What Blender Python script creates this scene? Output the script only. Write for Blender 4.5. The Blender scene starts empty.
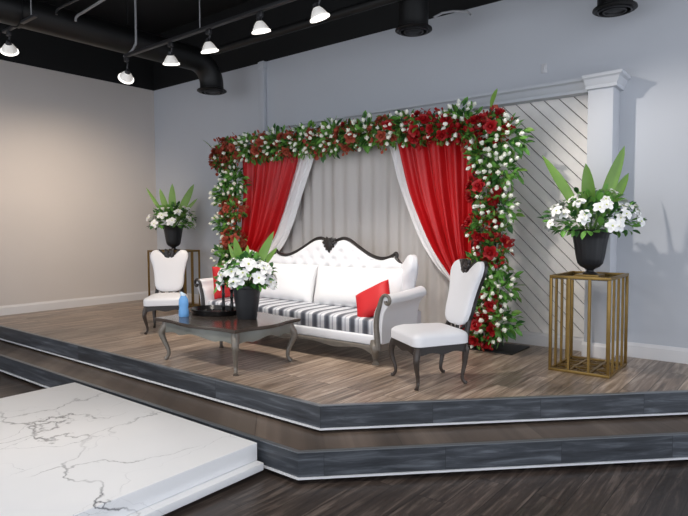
import bpy, bmesh, math, random
from math import sin, cos, pi, sqrt, radians
from mathutils import Vector, Matrix
random.seed(7)
SC = bpy.context.scene
COL = SC.collection

# ------------------------------------------------------------------ helpers
def lin(c):
    return tuple(((v/255)/12.92 if v/255 <= .04045 else ((v/255+.055)/1.055)**2.4) for v in c)

class MB:
    def __init__(s): s.v=[]; s.f=[]; s.m=[]
    def add(s, vs, fs, m=0, M=None):
        o=len(s.v)
        for p in vs:
            p=Vector(p)
            s.v.append(M@p if M else p)
        for f in fs: s.f.append([o+i for i in f]); s.m.append(m)
        return s
    def bm(s, b, m=0, M=None):
        b.verts.ensure_lookup_table()
        s.add([v.co.copy() for v in b.verts], [[v.index for v in f.verts] for f in b.faces], m, M); b.free()
    def box(s, c, d, bevel=0, seg=2, m=0, M=None):
        b=bmesh.new(); bmesh.ops.create_cube(b, size=1)
        bmesh.ops.scale(b, vec=d, verts=b.verts)
        if bevel: bmesh.ops.bevel(b, geom=b.edges[:], offset=bevel, segments=seg, profile=.5, affect='EDGES')
        bmesh.ops.translate(b, vec=c, verts=b.verts)
        b.verts.index_update(); s.bm(b, m, M); return s
    def loft(s, rings, m=0, closed=True, caps=True, M=None):
        n=len(rings[0]); vs=[p for r in rings for p in r]; fs=[]
        for i in range(len(rings)-1):
            for j in range(n if closed else n-1):
                k=(j+1)%n
                fs.append([i*n+j, i*n+k, (i+1)*n+k, (i+1)*n+j])
        if caps and closed:
            fs.append(list(range(n))[::-1]); fs.append([(len(rings)-1)*n+j for j in range(n)])
        return s.add(vs, fs, m, M)
    def tube(s, pts, rad, seg=8, m=0, M=None, caps=True, ref=(0,0,1), squash=1.0):
        pts=[Vector(p) for p in pts]
        if not hasattr(rad,'__len__'): rad=[rad]*len(pts)
        rings=[]; up=None
        for i,p in enumerate(pts):
            t=(pts[min(i+1,len(pts)-1)]-pts[max(i-1,0)]).normalized()
            if up is None:
                r=Vector(ref)
                if abs(r.dot(t))>.95: r=Vector((1,0,0)) if abs(t.x)<.9 else Vector((0,1,0))
                up=(r-t*r.dot(t)).normalized()
            else: up=(up-t*up.dot(t)).normalized()
            si=t.cross(up)
            rings.append([p+(up*cos(2*pi*k/seg)+si*sin(2*pi*k/seg)*squash)*rad[i] for k in range(seg)])
        return s.loft(rings, m, True, caps, M)
    def lathe(s, prof, seg=24, c=(0,0,0), m=0, M=None, wob=None):
        rings=[]
        for r,z in prof:
            rings.append([Vector((c[0]+r*(wob(k/seg) if wob else 1)*cos(2*pi*k/seg), c[1]+r*(wob(k/seg) if wob else 1)*sin(2*pi*k/seg), c[2]+z)) for k in range(seg)])
        return s.loft(rings, m, True, True, M)
    def grid(s, fn, nu, nv, m=0, M=None):
        vs=[fn(i/nu, j/nv) for j in range(nv+1) for i in range(nu+1)]
        fs=[[j*(nu+1)+i, j*(nu+1)+i+1, (j+1)*(nu+1)+i+1, (j+1)*(nu+1)+i] for j in range(nv) for i in range(nu)]
        return s.add(vs, fs, m, M)
    def prism(s, poly, z0, z1, m=0, M=None):
        n=len(poly)
        vs=[(x,y,z0) for x,y in poly]+[(x,y,z1) for x,y in poly]
        fs=[list(range(n))[::-1], [n+i for i in range(n)]]+[[i,(i+1)%n,n+(i+1)%n,n+i] for i in range(n)]
        return s.add(vs, fs, m, M)
    def pad(s, outline, to3, ta, tb, edge=0.0, center=None, n=4, rings=None, m=0, M=None, fa=None):
        """puffy pad over a star-shaped 2D outline; to3(x,y,h) places it; ta/tb swell of the two sides"""
        if center is None: center=(sum(p[0] for p in outline)/len(outline), sum(p[1] for p in outline)/len(outline))
        rs=rings or [.0001,.3,.55,.74,.86,.93,.97,.992,1.0]
        R=[]
        def ring(sc,h,f): 
            L=[]
            for x,y in outline:
                px=center[0]+sc*(x-center[0]); py=center[1]+sc*(y-center[1])
                L.append(Vector(to3(px,py,h+(f(px,py,sc) if f else 0))))
            return L
        def prof(sc,T): return T*max(0,1-sc**n)**.5
        for sc in rs: R.append(ring(sc, edge+prof(sc,ta), fa))
        for sc in rs[::-1]: R.append(ring(sc, -edge-prof(sc,tb), None))
        return s.loft(R, m, True, True, M)
    def build(s, name, mats, parent=None, ang=40, solid=0, loc=None):
        me=bpy.data.meshes.new(name)
        me.from_pydata([tuple(v) for v in s.v], [], s.f)
        if not isinstance(mats,(list,tuple)): mats=[mats]
        for mm in mats: me.materials.append(mm)
        me.polygons.foreach_set('material_index', s.m)
        b=bmesh.new(); b.from_mesh(me); bmesh.ops.recalc_face_normals(b, faces=b.faces); b.to_mesh(me); b.free()
        if ang:
            me.polygons.foreach_set('use_smooth',[True]*len(me.polygons))
            me.set_sharp_from_angle(angle=radians(ang))
        o=bpy.data.objects.new(name, me); COL.objects.link(o)
        if parent: o.parent=parent
        if loc: o.location=loc
        if solid:
            md=o.modifiers.new('thickness','SOLIDIFY'); md.thickness=solid; md.offset=0
        return o

def tag(o, label=None, cat=None, group=None, kind=None):
    if label: o['label']=label
    if cat: o['category']=cat
    if group: o['group']=group
    if kind: o['kind']=kind
    return o
def thing(name, loc, rz, label, cat, group=None):
    o=bpy.data.objects.new(name, None); o.empty_display_size=.1; COL.objects.link(o)
    o.location=loc; o.rotation_euler=(0,0,rz)
    return tag(o,label,cat,group)
def dup(o, parent=None):
    c=o.copy(); COL.objects.link(c); c.parent=parent
    for ch in list(o.children): dup(ch, c)
    return c
def spline(pts, n=6, closed=True):
    """Catmull-Rom through 2D/3D points"""
    P=[Vector(p) for p in pts]; N=len(P); out=[]
    rng=range(N) if closed else range(N-1)
    for i in rng:
        if closed: a,b,c,d=P[i-1],P[i],P[(i+1)%N],P[(i+2)%N]
        else: a,b,c,d=P[max(i-1,0)],P[i],P[i+1],P[min(i+2,N-1)]
        for k in range(n):
            t=k/n
            out.append(.5*((2*b)+(c-a)*t+(2*a-5*b+4*c-d)*t*t+(3*b-a-3*c+d)*t**3))
    if not closed: out.append(P[-1])
    return out
def mirror_outline(half, n=6):
    pts=list(half)+[(-x,z) for x,z in half[-2:0:-1]]
    return [(p[0],p[1]) for p in spline([(x,z,0) for x,z in pts], n)]
def rrect(w, d, r, seg=6, pinch=0, cx=0, cy=0):
    out=[]
    for qx,qy,a0 in ((1,1,0),(-1,1,90),(-1,-1,180),(1,-1,270)):
        for k in range(seg+1):
            a=radians(a0+90*k/seg)
            out.append((qx*(w/2-r)+r*cos(a), qy*(d/2-r)+r*sin(a)))
    res=[]
    N=len(out)
    for i in range(N):                       # fill straight edges so that they can bow in
        a=Vector(out[i]); b=Vector(out[(i+1)%N]); L=(b-a).length
        k=max(1,int(L/(max(w,d)/14)))
        for j in range(k): res.append(a.lerp(b,j/k))
    fin=[]
    for p in res:
        fx=1-pinch*max(0,1-(2*p.y/d)**2); fy=1-pinch*max(0,1-(2*p.x/w)**2)
        fin.append((cx+p.x*fx, cy+p.y*fy))
    return fin

# ------------------------------------------------------------------ materials
def newmat(name):
    m=bpy.data.materials.new(name); m.use_nodes=True
    nt=m.node_tree; b=nt.nodes['Principled BSDF']
    return m, nt, b
def node(nt, t, **kw):
    n=nt.nodes.new(t)
    for k,v in kw.items():
        if k in n.inputs: n.inputs[k].default_value=v
        else: setattr(n,k,v)
    return n
def mixrgb(nt, fac, a, b, blend='MIX'):
    n=nt.nodes.new('ShaderNodeMix'); n.data_type='RGBA'; n.blend_type=blend
    for sock,val in ((n.inputs[0],fac),(n.inputs[6],a),(n.inputs[7],b)):
        if hasattr(val,'is_output'): nt.links.new(val,sock)
        elif isinstance(val,(int,float)): sock.default_value=val
        else: sock.default_value=(*val,1) if len(val)==3 else val
    return n.outputs[2]
def mat(name, col, rough=.6, metal=0, var=.08, scale=8, bump=0, bscale=60, spec=.5, sheen=0, stretch=None, trans=0, sss=0):
    m,nt,b=newmat(name)
    tc=node(nt,'ShaderNodeTexCoord')
    src=tc.outputs['Object']
    if stretch:
        mp=node(nt,'ShaderNodeMapping'); mp.inputs['Scale'].default_value=stretch; nt.links.new(src,mp.inputs[0]); src=mp.outputs[0]
    nz=node(nt,'ShaderNodeTexNoise',Scale=scale,Detail=4.0); nt.links.new(src,nz.inputs['Vector'])
    c=lin(col)
    dark=tuple(v*(1-var) for v in c); lite=tuple(min(1,v*(1+var)) for v in c)
    nt.links.new(mixrgb(nt,nz.outputs['Fac'],dark,lite), b.inputs['Base Color'])
    b.inputs['Roughness'].default_value=rough; b.inputs['Metallic'].default_value=metal
    b.inputs['Specular IOR Level'].default_value=spec
    if sheen: b.inputs['Sheen Weight'].default_value=sheen
    if trans: b.inputs['Transmission Weight'].default_value=trans
    if bump:
        n2=node(nt,'ShaderNodeTexNoise',Scale=bscale,Detail=3.0); nt.links.new(src,n2.inputs['Vector'])
        bp=node(nt,'ShaderNodeBump',Strength=bump,Distance=.01); nt.links.new(n2.outputs['Fac'],bp.inputs['Height'])
        nt.links.new(bp.outputs[0],b.inputs['Normal'])
    return m
def wood(name, c1, c2, c3, rough=.38, along='Y', row=.17, length=1.25, gap=(30,25,22), diag=False, grain=1.0, spec=.5):
    m,nt,b=newmat(name)
    tc=node(nt,'ShaderNodeTexCoord'); sx=node(nt,'ShaderNodeSeparateXYZ'); nt.links.new(tc.outputs['Object'],sx.inputs[0])
    cb=node(nt,'ShaderNodeCombineXYZ')
    if along=='Y':
        nt.links.new(sx.outputs['Y'],cb.inputs['X']); nt.links.new(sx.outputs['X'],cb.inputs['Y'])
    else:                                    # boards standing on edge: along the run (x+y), rows by height
        ad=node(nt,'ShaderNodeMath',operation='ADD'); nt.links.new(sx.outputs['X'],ad.inputs[0]); nt.links.new(sx.outputs['Y'],ad.inputs[1])
        nt.links.new(ad.outputs[0],cb.inputs['X']); nt.links.new(sx.outputs['Z'],cb.inputs['Y'])
    br=node(nt,'ShaderNodeTexBrick',Scale=1.0); br.offset=.37; br.offset_frequency=2
    br.inputs['Color1'].default_value=(0,0,0,1); br.inputs['Color2'].default_value=(1,1,1,1); br.inputs['Mortar'].default_value=(.5,.5,.5,1)
    br.inputs['Mortar Size'].default_value=.0025; br.inputs['Brick Width'].default_value=length; br.inputs['Row Height'].default_value=row
    br.inputs['Bias'].default_value=0.0
    nt.links.new(cb.outputs[0],br.inputs['Vector'])
    mp=node(nt,'ShaderNodeMapping'); mp.inputs['Scale'].default_value=(1.2,16,16); nt.links.new(cb.outputs[0],mp.inputs[0])
    # shift the grain by the plank's own tone so that it breaks at the joints
    vm=node(nt,'ShaderNodeVectorMath',operation='ADD'); sc=node(nt,'ShaderNodeVectorMath',operation='SCALE'); sc.inputs['Scale'].default_value=13.0
    nt.links.new(br.outputs['Color'],sc.inputs[0]); nt.links.new(mp.outputs[0],vm.inputs[0]); nt.links.new(sc.outputs[0],vm.inputs[1])
    nz=node(nt,'ShaderNodeTexNoise',Scale=1.6,Detail=6.0,Roughness=.62,Distortion=.6); nt.links.new(vm.outputs[0],nz.inputs['Vector'])
    rp=node(nt,'ShaderNodeValToRGB'); nt.links.new(nz.outputs['Fac'],rp.inputs[0])
    e=rp.color_ramp.elements; e[0].position=.30; e[0].color=(*lin(c1),1); e[1].position=.72; e[1].color=(*lin(c3),1)
    k=rp.color_ramp.elements.new(.52); k.color=(*lin(c2),1)
    hs=node(nt,'ShaderNodeHueSaturation'); nt.links.new(rp.outputs[0],hs.inputs['Color'])
    mr=node(nt,'ShaderNodeMapRange'); mr.inputs['To Min'].default_value=.72; mr.inputs['To Max'].default_value=1.25
    nt.links.new(br.outputs['Color'],mr.inputs[0]); nt.links.new(mr.outputs[0],hs.inputs['Value'])
    nt.links.new(mixrgb(nt,br.outputs['Fac'],hs.outputs[0],lin(gap)), b.inputs['Base Color'])
    b.inputs['Roughness'].default_value=rough; b.inputs['Specular IOR Level'].default_value=spec
    bp=node(nt,'ShaderNodeBump',Strength=.12,Distance=.004); nt.links.new(nz.outputs['Fac'],bp.inputs['Height']); nt.links.new(bp.outputs[0],b.inputs['Normal'])
    return m
def marble(name):
    m,nt,b=newmat(name)
    tc=node(nt,'ShaderNodeTexCoord')
    n1=node(nt,'ShaderNodeTexNoise',Scale=1.6,Detail=8.0,Roughness=.55); nt.links.new(tc.outputs['Object'],n1.inputs['Vector'])
    sc=node(nt,'ShaderNodeVectorMath',operation='SCALE'); sc.inputs['Scale'].default_value=.62; nt.links.new(n1.outputs['Color'],sc.inputs[0])
    ad=node(nt,'ShaderNodeVectorMath',operation='ADD'); nt.links.new(tc.outputs['Object'],ad.inputs[0]); nt.links.new(sc.outputs[0],ad.inputs[1])
    def veins(scale, width, lo, hi, seed):
        mp=node(nt,'ShaderNodeMapping'); mp.inputs['Location'].default_value=(seed,seed*.7,seed*.3); nt.links.new(ad.outputs[0],mp.inputs[0])
        mp.inputs['Rotation'].default_value=(0,0,.5); mp.inputs['Scale'].default_value=(1.0,.55,1.0)
        vo=node(nt,'ShaderNodeTexVoronoi',feature='DISTANCE_TO_EDGE',Scale=scale); nt.links.new(mp.outputs[0],vo.inputs['Vector'])
        r=node(nt,'ShaderNodeMapRange'); r.inputs['From Min'].default_value=0; r.inputs['From Max'].default_value=width; r.inputs['To Min'].default_value=1; r.inputs['To Max'].default_value=0
        nt.links.new(vo.outputs['Distance'],r.inputs[0])
        nm=node(nt,'ShaderNodeTexNoise',Scale=1.7,Detail=2.0); nt.links.new(mp.outputs[0],nm.inputs['Vector'])
        r2=node(nt,'ShaderNodeMapRange'); r2.inputs['From Min'].default_value=lo; r2.inputs['From Max'].default_value=hi; nt.links.new(nm.outputs['Fac'],r2.inputs[0])
        mu=node(nt,'ShaderNodeMath',operation='MULTIPLY'); nt.links.new(r.outputs[0],mu.inputs[0]); nt.links.new(r2.outputs[0],mu.inputs[1])
        return mu.outputs[0]
    a=veins(1.25,.011,.40,.60,2.3); c=veins(2.6,.010,.45,.72,4.1)
    cloud=node(nt,'ShaderNodeTexNoise',Scale=1.5,Detail=5.0); nt.links.new(tc.outputs['Object'],cloud.inputs['Vector'])
    base=mixrgb(nt,cloud.outputs['Fac'],lin((228,230,233)),lin((242,242,243)))
    x=mixrgb(nt,c,base,lin((150,152,158)))
    nt.links.new(mixrgb(nt,a,x,lin((84,86,92))), b.inputs['Base Color'])
    b.inputs['Roughness'].default_value=.28
    return m
def stripes(name):
    m,nt,b=newmat(name)
    tc=node(nt,'ShaderNodeTexCoord'); sx=node(nt,'ShaderNodeSeparateXYZ'); nt.links.new(tc.outputs['Object'],sx.inputs[0])
    d=node(nt,'ShaderNodeMath',operation='DIVIDE'); d.inputs[1].default_value=.155; nt.links.new(sx.outputs['X'],d.inputs[0])
    fr=node(nt,'ShaderNodeMath',operation='FRACT'); nt.links.new(d.outputs[0],fr.inputs[0])
    rp=node(nt,'ShaderNodeValToRGB'); rp.color_ramp.interpolation='CONSTANT'; nt.links.new(fr.outputs[0],rp.inputs[0])
    st=[(0,(66,70,80)),(.24,(120,124,134)),(.33,(196,198,203)),(.52,(150,154,164)),(.60,(206,207,211)),(.86,(120,124,134)),(.93,(90,94,104))]
    e=rp.color_ramp.elements
    e[0].position=0; e[0].color=(*lin(st[0][1]),1); e[1].position=st[1][0]; e[1].color=(*lin(st[1][1]),1)
    for p,c in st[2:]:
        k=e.new(p); k.color=(*lin(c),1)
    nz=node(nt,'ShaderNodeTexNoise',Scale=90.0,Detail=2.0); nt.links.new(tc.outputs['Object'],nz.inputs['Vector'])
    nt.links.new(mixrgb(nt,.10,rp.outputs[0],nz.outputs['Color'],'OVERLAY'), b.inputs['Base Color'])
    b.inputs['Roughness'].default_value=.55; b.inputs['Sheen Weight'].default_value=.2
    return m
def emit(name, col, s):
    m,nt,b=newmat(name)
    nz=node(nt,'ShaderNodeTexNoise',Scale=5.0)
    b.inputs['Base Color'].default_value=(*lin(col),1)
    nt.links.new(mixrgb(nt,nz.outputs['Fac'],lin(col),tuple(v*.97 for v in lin(col))), b.inputs['Emission Color'])
    b.inputs['Emission Strength'].default_value=s
    return m

M_wall   = mat('wall_paint_grey',(194,197,203),.75,var=.02,scale=2,bump=.04,bscale=180)
M_wallL  = mat('wall_paint_beige',(206,199,194),.75,var=.02,scale=2,bump=.04,bscale=180)
M_black  = mat('black_paint',(5,5,6),.6,var=.2,scale=6)
M_duct   = mat('black_sheet_metal',(11,11,12),.5,metal=.1,var=.2,scale=12)
M_trim   = mat('white_trim_paint',(222,220,220),.45,var=.02,scale=5)
M_board  = mat('whitewashed_boards',(238,234,230),.6,var=.07,scale=3,stretch=(4,4,4),bump=.05,bscale=80)
M_groove = mat('board_gap_shade',(70,64,62),.8)  # deep shade between the boards, held as a dark backing colour
M_deck   = wood('grey_brown_planks',(96,80,68),(150,131,115),(202,185,169),.34,'Y')
M_tread  = wood('shaded_step_planks',(66,57,50),(98,86,77),(126,114,103),.36,'X',row=3.0,length=1.4)  # same planks as the deck, the step's shade put into the colour
M_floor  = wood('shaded_floor_planks',(42,36,33),(66,57,52),(112,100,92),.34,'Y',row=.19)  # shade over the lower floor is put into these darker plank tones
M_fascia = wood('charcoal_fascia',(38,41,46),(60,64,70),(98,103,110),.3,'X',row=3.0,length=1.15,gap=(40,42,48))
M_nose   = mat('aluminium_nosing',(138,142,146),.35,metal=.7,var=.08)
M_strip  = mat('white_edge_strip',(214,216,220),.35,var=.03)
M_marble = marble('white_marble')
M_white  = mat('white_leatherette',(222,222,225),.42,var=.015,scale=6,bump=.03,bscale=120,sheen=.1)
M_linen  = mat('white_cushion_cloth',(232,232,233),.75,var=.015,scale=9,bump=.08,bscale=25)
M_dwood  = mat('dark_stained_wood',(38,33,31),.32,var=.3,scale=7,stretch=(1,1,5))
M_gwood  = mat('grey_silvered_wood',(112,106,98),.34,metal=.25,var=.3,scale=9,stretch=(1,1,4))
M_chleg  = mat('dark_walnut_leg',(58,50,45),.33,var=.3,scale=9,stretch=(1,1,4))
M_ttop   = mat('table_top_veneer',(66,58,53),.22,var=.25,scale=5,stretch=(1,5,1))
M_apron  = mat('silvered_apron',(120,121,115),.4,metal=.2,var=.2,scale=8)
M_stripe = stripes('grey_striped_cloth')
M_redc   = mat('red_satin',(192,8,18),.45,var=.12,scale=5,sheen=.03,bump=.05,bscale=30)
M_redp   = mat('red_pillow_cloth',(190,18,26),.62,var=.08,scale=12,bump=.08,bscale=40)
M_sheer  = mat('white_satin',(244,243,243),.55,var=.02,scale=5)
M_back   = mat('grey_backdrop_cloth',(204,199,195),.75,var=.05,scale=3,stretch=(6,6,.6))
M_gold   = mat('antique_gold_metal',(138,112,62),.36,metal=.75,var=.25,scale=14)
M_glass  = mat('smoked_glass',(70,66,58),.05,var=.05,trans=.6)
M_pot    = mat('black_pot',(30,31,34),.45,var=.15,scale=8)
M_tray   = mat('black_lacquer',(16,16,18),.25,var=.15)
M_blue   = mat('light_blue_wrap',(104,160,214),.5,var=.15,scale=24)
M_bluet  = mat('pale_blue_tip',(206,224,240),.5,var=.05,scale=20)
M_leafA  = mat('leaf_mid_green',(104,160,68),.5,var=.35,scale=9)
M_leafB  = mat('leaf_dark_green',(48,98,42),.5,var=.35,scale=9)
M_leafC  = mat('leaf_fresh_green',(112,150,62),.42,var=.22,scale=9)
M_petal  = mat('white_petal',(248,248,246),.6,var=.015,scale=9)
M_bud    = mat('cream_petal',(250,250,238),.6,var=.04,scale=9)
M_eye    = mat('yellow_green_eye',(206,214,130),.6)
M_rose   = mat('crimson_petal',(168,14,22),.55,var=.2,scale=14)
M_rust   = mat('rust_petal',(166,74,52),.6,var=.25,scale=14)
M_stem   = mat('green_stem',(70,104,48),.6,var=.2)
M_cable  = mat('grey_cable',(150,150,152),.5,metal=.3)
M_rail   = mat('dark_track_metal',(62,62,64),.42,metal=.6)
M_chrome = mat('lamp_reflector',(236,236,236),.25,metal=.35)
M_lglass = emit('lamp_glass_shade',(255,250,242),.14)
M_bulb   = emit('lamp_glow',(255,244,226),7.0)
M_halo   = emit('lamp_glass_rim',(255,250,242),1.6)
M_plate  = mat('outlet_plate',(205,205,208),.5)

# ------------------------------------------------------------------ room shell
H=3.66; A=2.973; X1=6.422; B=3.321; X2=6.536; ZT=-.20; ZF=-.415; S1=-.165; S2=-.370
def struct(mb,name,m,parent=None,**k): 
    o=mb.build(name,m,parent,**k)
    if parent is None: tag(o,kind='structure')
    return o
o=struct(MB().box((5,-4,ZF-.05),(14.4,12,.1)),'floor',M_floor,ang=0)
o=struct(MB().box((5,-4,4.65),(14.4,12,.1)),'ceiling',M_black,ang=0)
w=MB().box((5.0,.1,(H+ZF)/2),(14.4,.2,H-ZF)); w.box((5.0,.1,(H+4.6)/2),(14.4,.2,4.6-H),m=1)
struct(w,'wall_back',[M_wall,M_black],ang=0)
w=MB().box((-.1,-5,(H+ZF)/2),(.2,10,H-ZF)); w.box((-.1,-5,(H+4.6)/2),(.2,10,4.6-H),m=1)
struct(w,'wall_left',[M_wallL,M_black],ang=0)
def skirting(mb,p0,p1,n,h=.14,t=.02):
    d=Vector(p1)-Vector(p0); n=Vector(n)
    pr=[(0,0),(t,0),(t,h-.03),(t*.55,h-.012),(t*.4,h),(0,h)]
    R=[[Vector((q.x+n.x*a,q.y+n.y*a,b)) for a,b in pr] for q in (Vector(p0),Vector(p1))]
    mb.loft(R); return mb
struct(skirting(MB(),(0,-2.96),(0,-.001),(1,0)),'baseboard_left',M_trim,ang=20)
bb=skirting(MB(),(.02,0),(3.38,0),(0,-1)); skirting(bb,(7.66,0),(9.36,0),(0,-1))
struct(bb,'baseboard_back',M_trim,ang=20)
# square pipe chase on the back wall, left of the arch
pc=MB().box((2.80,-.035,1.90),(.09,.068,3.52),.008); pc.box((2.80,-.04,3.60),(.12,.078,.1),.006)
struct(pc,'trim_1',M_wall)

# accent wall of diagonal boards with pilaster and cornice
AX0,AX1,AZ0,AZ1=3.40,7.40,.14,2.53
ac=MB().box(((AX0+AX1)/2,-.012,(AZ0+AZ1)/2),(AX1-AX0,.022,AZ1-AZ0))
acc=struct(ac,'wall_accent',M_groove,ang=0)
def clip(poly,ax,val,keep_less):
    out=[]
    for i in range(len(poly)):
        a,b=poly[i],poly[(i+1)%len(poly)]
        ia=(a[ax]<=val)==keep_less; ib=(b[ax]<=val)==keep_less
        if ia: out.append(a)
        if ia!=ib:
            t=(val-a[ax])/(b[ax]-a[ax]); out.append((a[0]+t*(b[0]-a[0]),a[1]+t*(b[1]-a[1])))
    return out
bd=MB(); sp=.148; g=.012; z0,z1=AZ0,AZ1
u=AX0+z0
while u<AX1+z1:
    # board between lines x+z=u and x+z=u+sp (lines fall to the right)
    L=4.0
    poly=[(u-(-1),-1),(u+sp-g-(-1),-1),(u+sp-g-L,L),(u-L,L)]
    for ax,val,kl in ((0,AX0+.01,False),(0,AX1-.005,True),(1,z0,False),(1,z1,True)):
        poly=clip(poly,ax,val,kl)
        if len(poly)<3: break
    if len(poly)>=3:
        n=len(poly)
        vs=[(x,-.023,z) for x,z in poly]+[(x,-.038,z) for x,z in poly]
        bd.add(vs,[list(range(n)),[n+i for i in range(n)][::-1]]+[[i,(i+1)%n,n+(i+1)%n,n+i] for i in range(n)])
    u+=sp
bd.build('board_panel',M_board,acc,ang=0)
pl=MB().box((7.525,-.121,1.27),(.225,.24,2.54),.004)
pl.build('pilaster',M_wall,acc)
def crown(mb,p0,p1,z0,prof,ny=-1,ret=None):
    pass
co=MB()
prof=[(0,0),(.045,0),(.05,.03),(.065,.045),(.085,.085),(.115,.10),(.12,.125),(0,.125)]
# run over the boards, returning round the pilaster
def crown_path(pts, offs):      # pts: plan corners, offs: outward mitre direction per corner
    R=[[Vector((p[0]+o_[0]*a, p[1]+o_[1]*a, 2.53+b)) for a,b in prof] for p,o_ in zip(pts,offs)]
    co.loft(R)
co.box(((3.36+7.41)/2,-.06,2.5925),(7.41-3.36,.118,.125))
crown_path([(3.36,-.001),(3.36,-.12),(7.411,-.12)],[(-1,0),(-1,-1),(0,-1)])
crown_path([(7.412,-.06),(7.412,-.24),(7.638,-.24),(7.638,-.001)],[(-.3,0),(-.3,-.6),(.75,-.75),(.75,0)])
co.build('cornice',M_wall,acc,ang=25)
fr=MB().box((7.402,-.03,1.33),(.03,.05,2.4),.004)
fr.build('frame_strip',M_trim,acc)
b2=skirting(MB(),(3.40,-.012),(7.41,-.012),(0,-1),.14,.03); skirting(b2,(7.40,-.24),(7.64,-.24),(0,-1),.14,.02); skirting(b2,(7.638,-.24),(7.638,-.01),(1,0),.14,.02)
b2.build('baseboard',M_trim,acc,ang=20)
sw=MB().box((6.91,-.006,2.865),(.06,.012,.095),.003); sw.box((6.91,-.014,2.865),(.016,.008,.03),.002)
tag(sw.build('wall_plate',M_plate),'small blank cover plate on the grey wall above the white boarded panel','wall plate')

# ------------------------------------------------------------------ stage with one step
T225=math.tan(radians(22.5))
def edge(a,x1,off,k):          # plan line of an edge, moved outward by off
    return [(0.004,-a-off),(x1+off*T225,-a-off),(x1+off*T225+k,-a-off+k)]
def slab(mb,a,x1,off,z0,z1):
    yk=a+off; p=edge(a,x1,off,yk-.004)
    mb.prism([(0.004,-.004),(0.004,-a-off),p[1],p[2]],z0,z1)
def band(mb,a,x1,o0,o1,z0,z1):
    q0=edge(a,x1,o0,a+o0-.012); q1=edge(a,x1,o1,a+o1-.012)
    R=[]
    for p,r in zip(q0,q1): R.append([Vector((p[0],p[1],z0)),Vector((r[0],r[1],z0)),Vector((r[0],r[1],z1)),Vector((p[0],p[1],z1))])
    mb.loft(R)
st=thing('stage',(0,0,0),0,'low corner stage of grey-brown planks with a charcoal edged step all round','stage')
d=MB(); slab(d,A,X1,-.031,S1,0.0); d.build('deck',M_deck,st,ang=0)
d=MB(); slab(d,A,X1,-.12,ZT+.001,S1-.001); d.build('deck_base',M_black,st,ang=0)
d=MB(); band(d,A,X1,-.025,0,S1,-.006); fa=d.build('fascia',M_fascia,st,ang=0)
d=MB(); band(d,A,X1,-.03,.006,-.006,0); d.build('nosing',M_nose,fa,ang=0)
d=MB(); band(d,A,X1,-.025,.012,S1-.010,S1+.002); d.build('edge_strip',M_strip,fa,ang=0)
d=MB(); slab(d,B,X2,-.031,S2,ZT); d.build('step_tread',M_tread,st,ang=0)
d=MB(); slab(d,B,X2,-.12,ZF,S2-.001); d.build('step_base',M_black,st,ang=0)
d=MB(); band(d,B,X2,-.025,0,S2,ZT-.006); fa=d.build('fascia',M_fascia,st,ang=0)
d=MB(); band(d,B,X2,-.03,.006,ZT-.006,ZT); d.build('nosing',M_nose,fa,ang=0)
d=MB(); band(d,B,X2,-.025,.012,S2-.010,S2+.002); d.build('edge_strip',M_strip,fa,ang=0)

# white marble block against the step
mbk=thing('marble_platform',(4.93,-4.48,ZF),0,'low white marble platform with dark grey veins on the lower floor against the step','platform')
W_=2.52; D_=2.24
MB().box((0,0,.15),(W_,D_,.12),.004).build('top_slab',M_marble,mbk)
MB().box((0,0,.062),(W_+.13,D_+.0,.052),.006).build('base_ledge',M_marble,mbk)
MB().box((0,0,.018),(W_-.1,D_-.1,.036)).build('plinth',M_black,mbk,ang=0)

# ------------------------------------------------------------------ chairs
def cab_leg(d, h, out=.03, r=1.0, seg=8):
    """cabriole leg: d outward plan direction, from z=h to z=0 around the origin"""
    P=[(0,h),(.015,h*.86),(out,h*.70),(out*.55,h*.5),(-.008,h*.28),(-.012,h*.14),(.006,h*.05),(.022,.006)]
    R=[.027,.030,.026,.020,.0155,.0135,.0145,.019]
    pts=spline([(d[0]*a,d[1]*a,z) for a,z in P],3,False)
    rr=[]
    for i in range(len(pts)):
        t=i/3; k=int(min(t,len(R)-1)); k2=min(k+1,len(R)-1); rr.append((R[k]+(R[k2]-R[k])*(t-k))*r)
    m=MB().tube(pts,rr,seg,ref=(d[0],d[1],0)); return m
BACK=[(0,.03),(.09,.035),(.15,.065),(.175,.13),(.182,.22),(.194,.31),(.215,.39),(.234,.455),(.228,.51),(.195,.545),(.152,.552),(.112,.540),(.078,.517),(.04,.498),(0,.493)]
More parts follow.
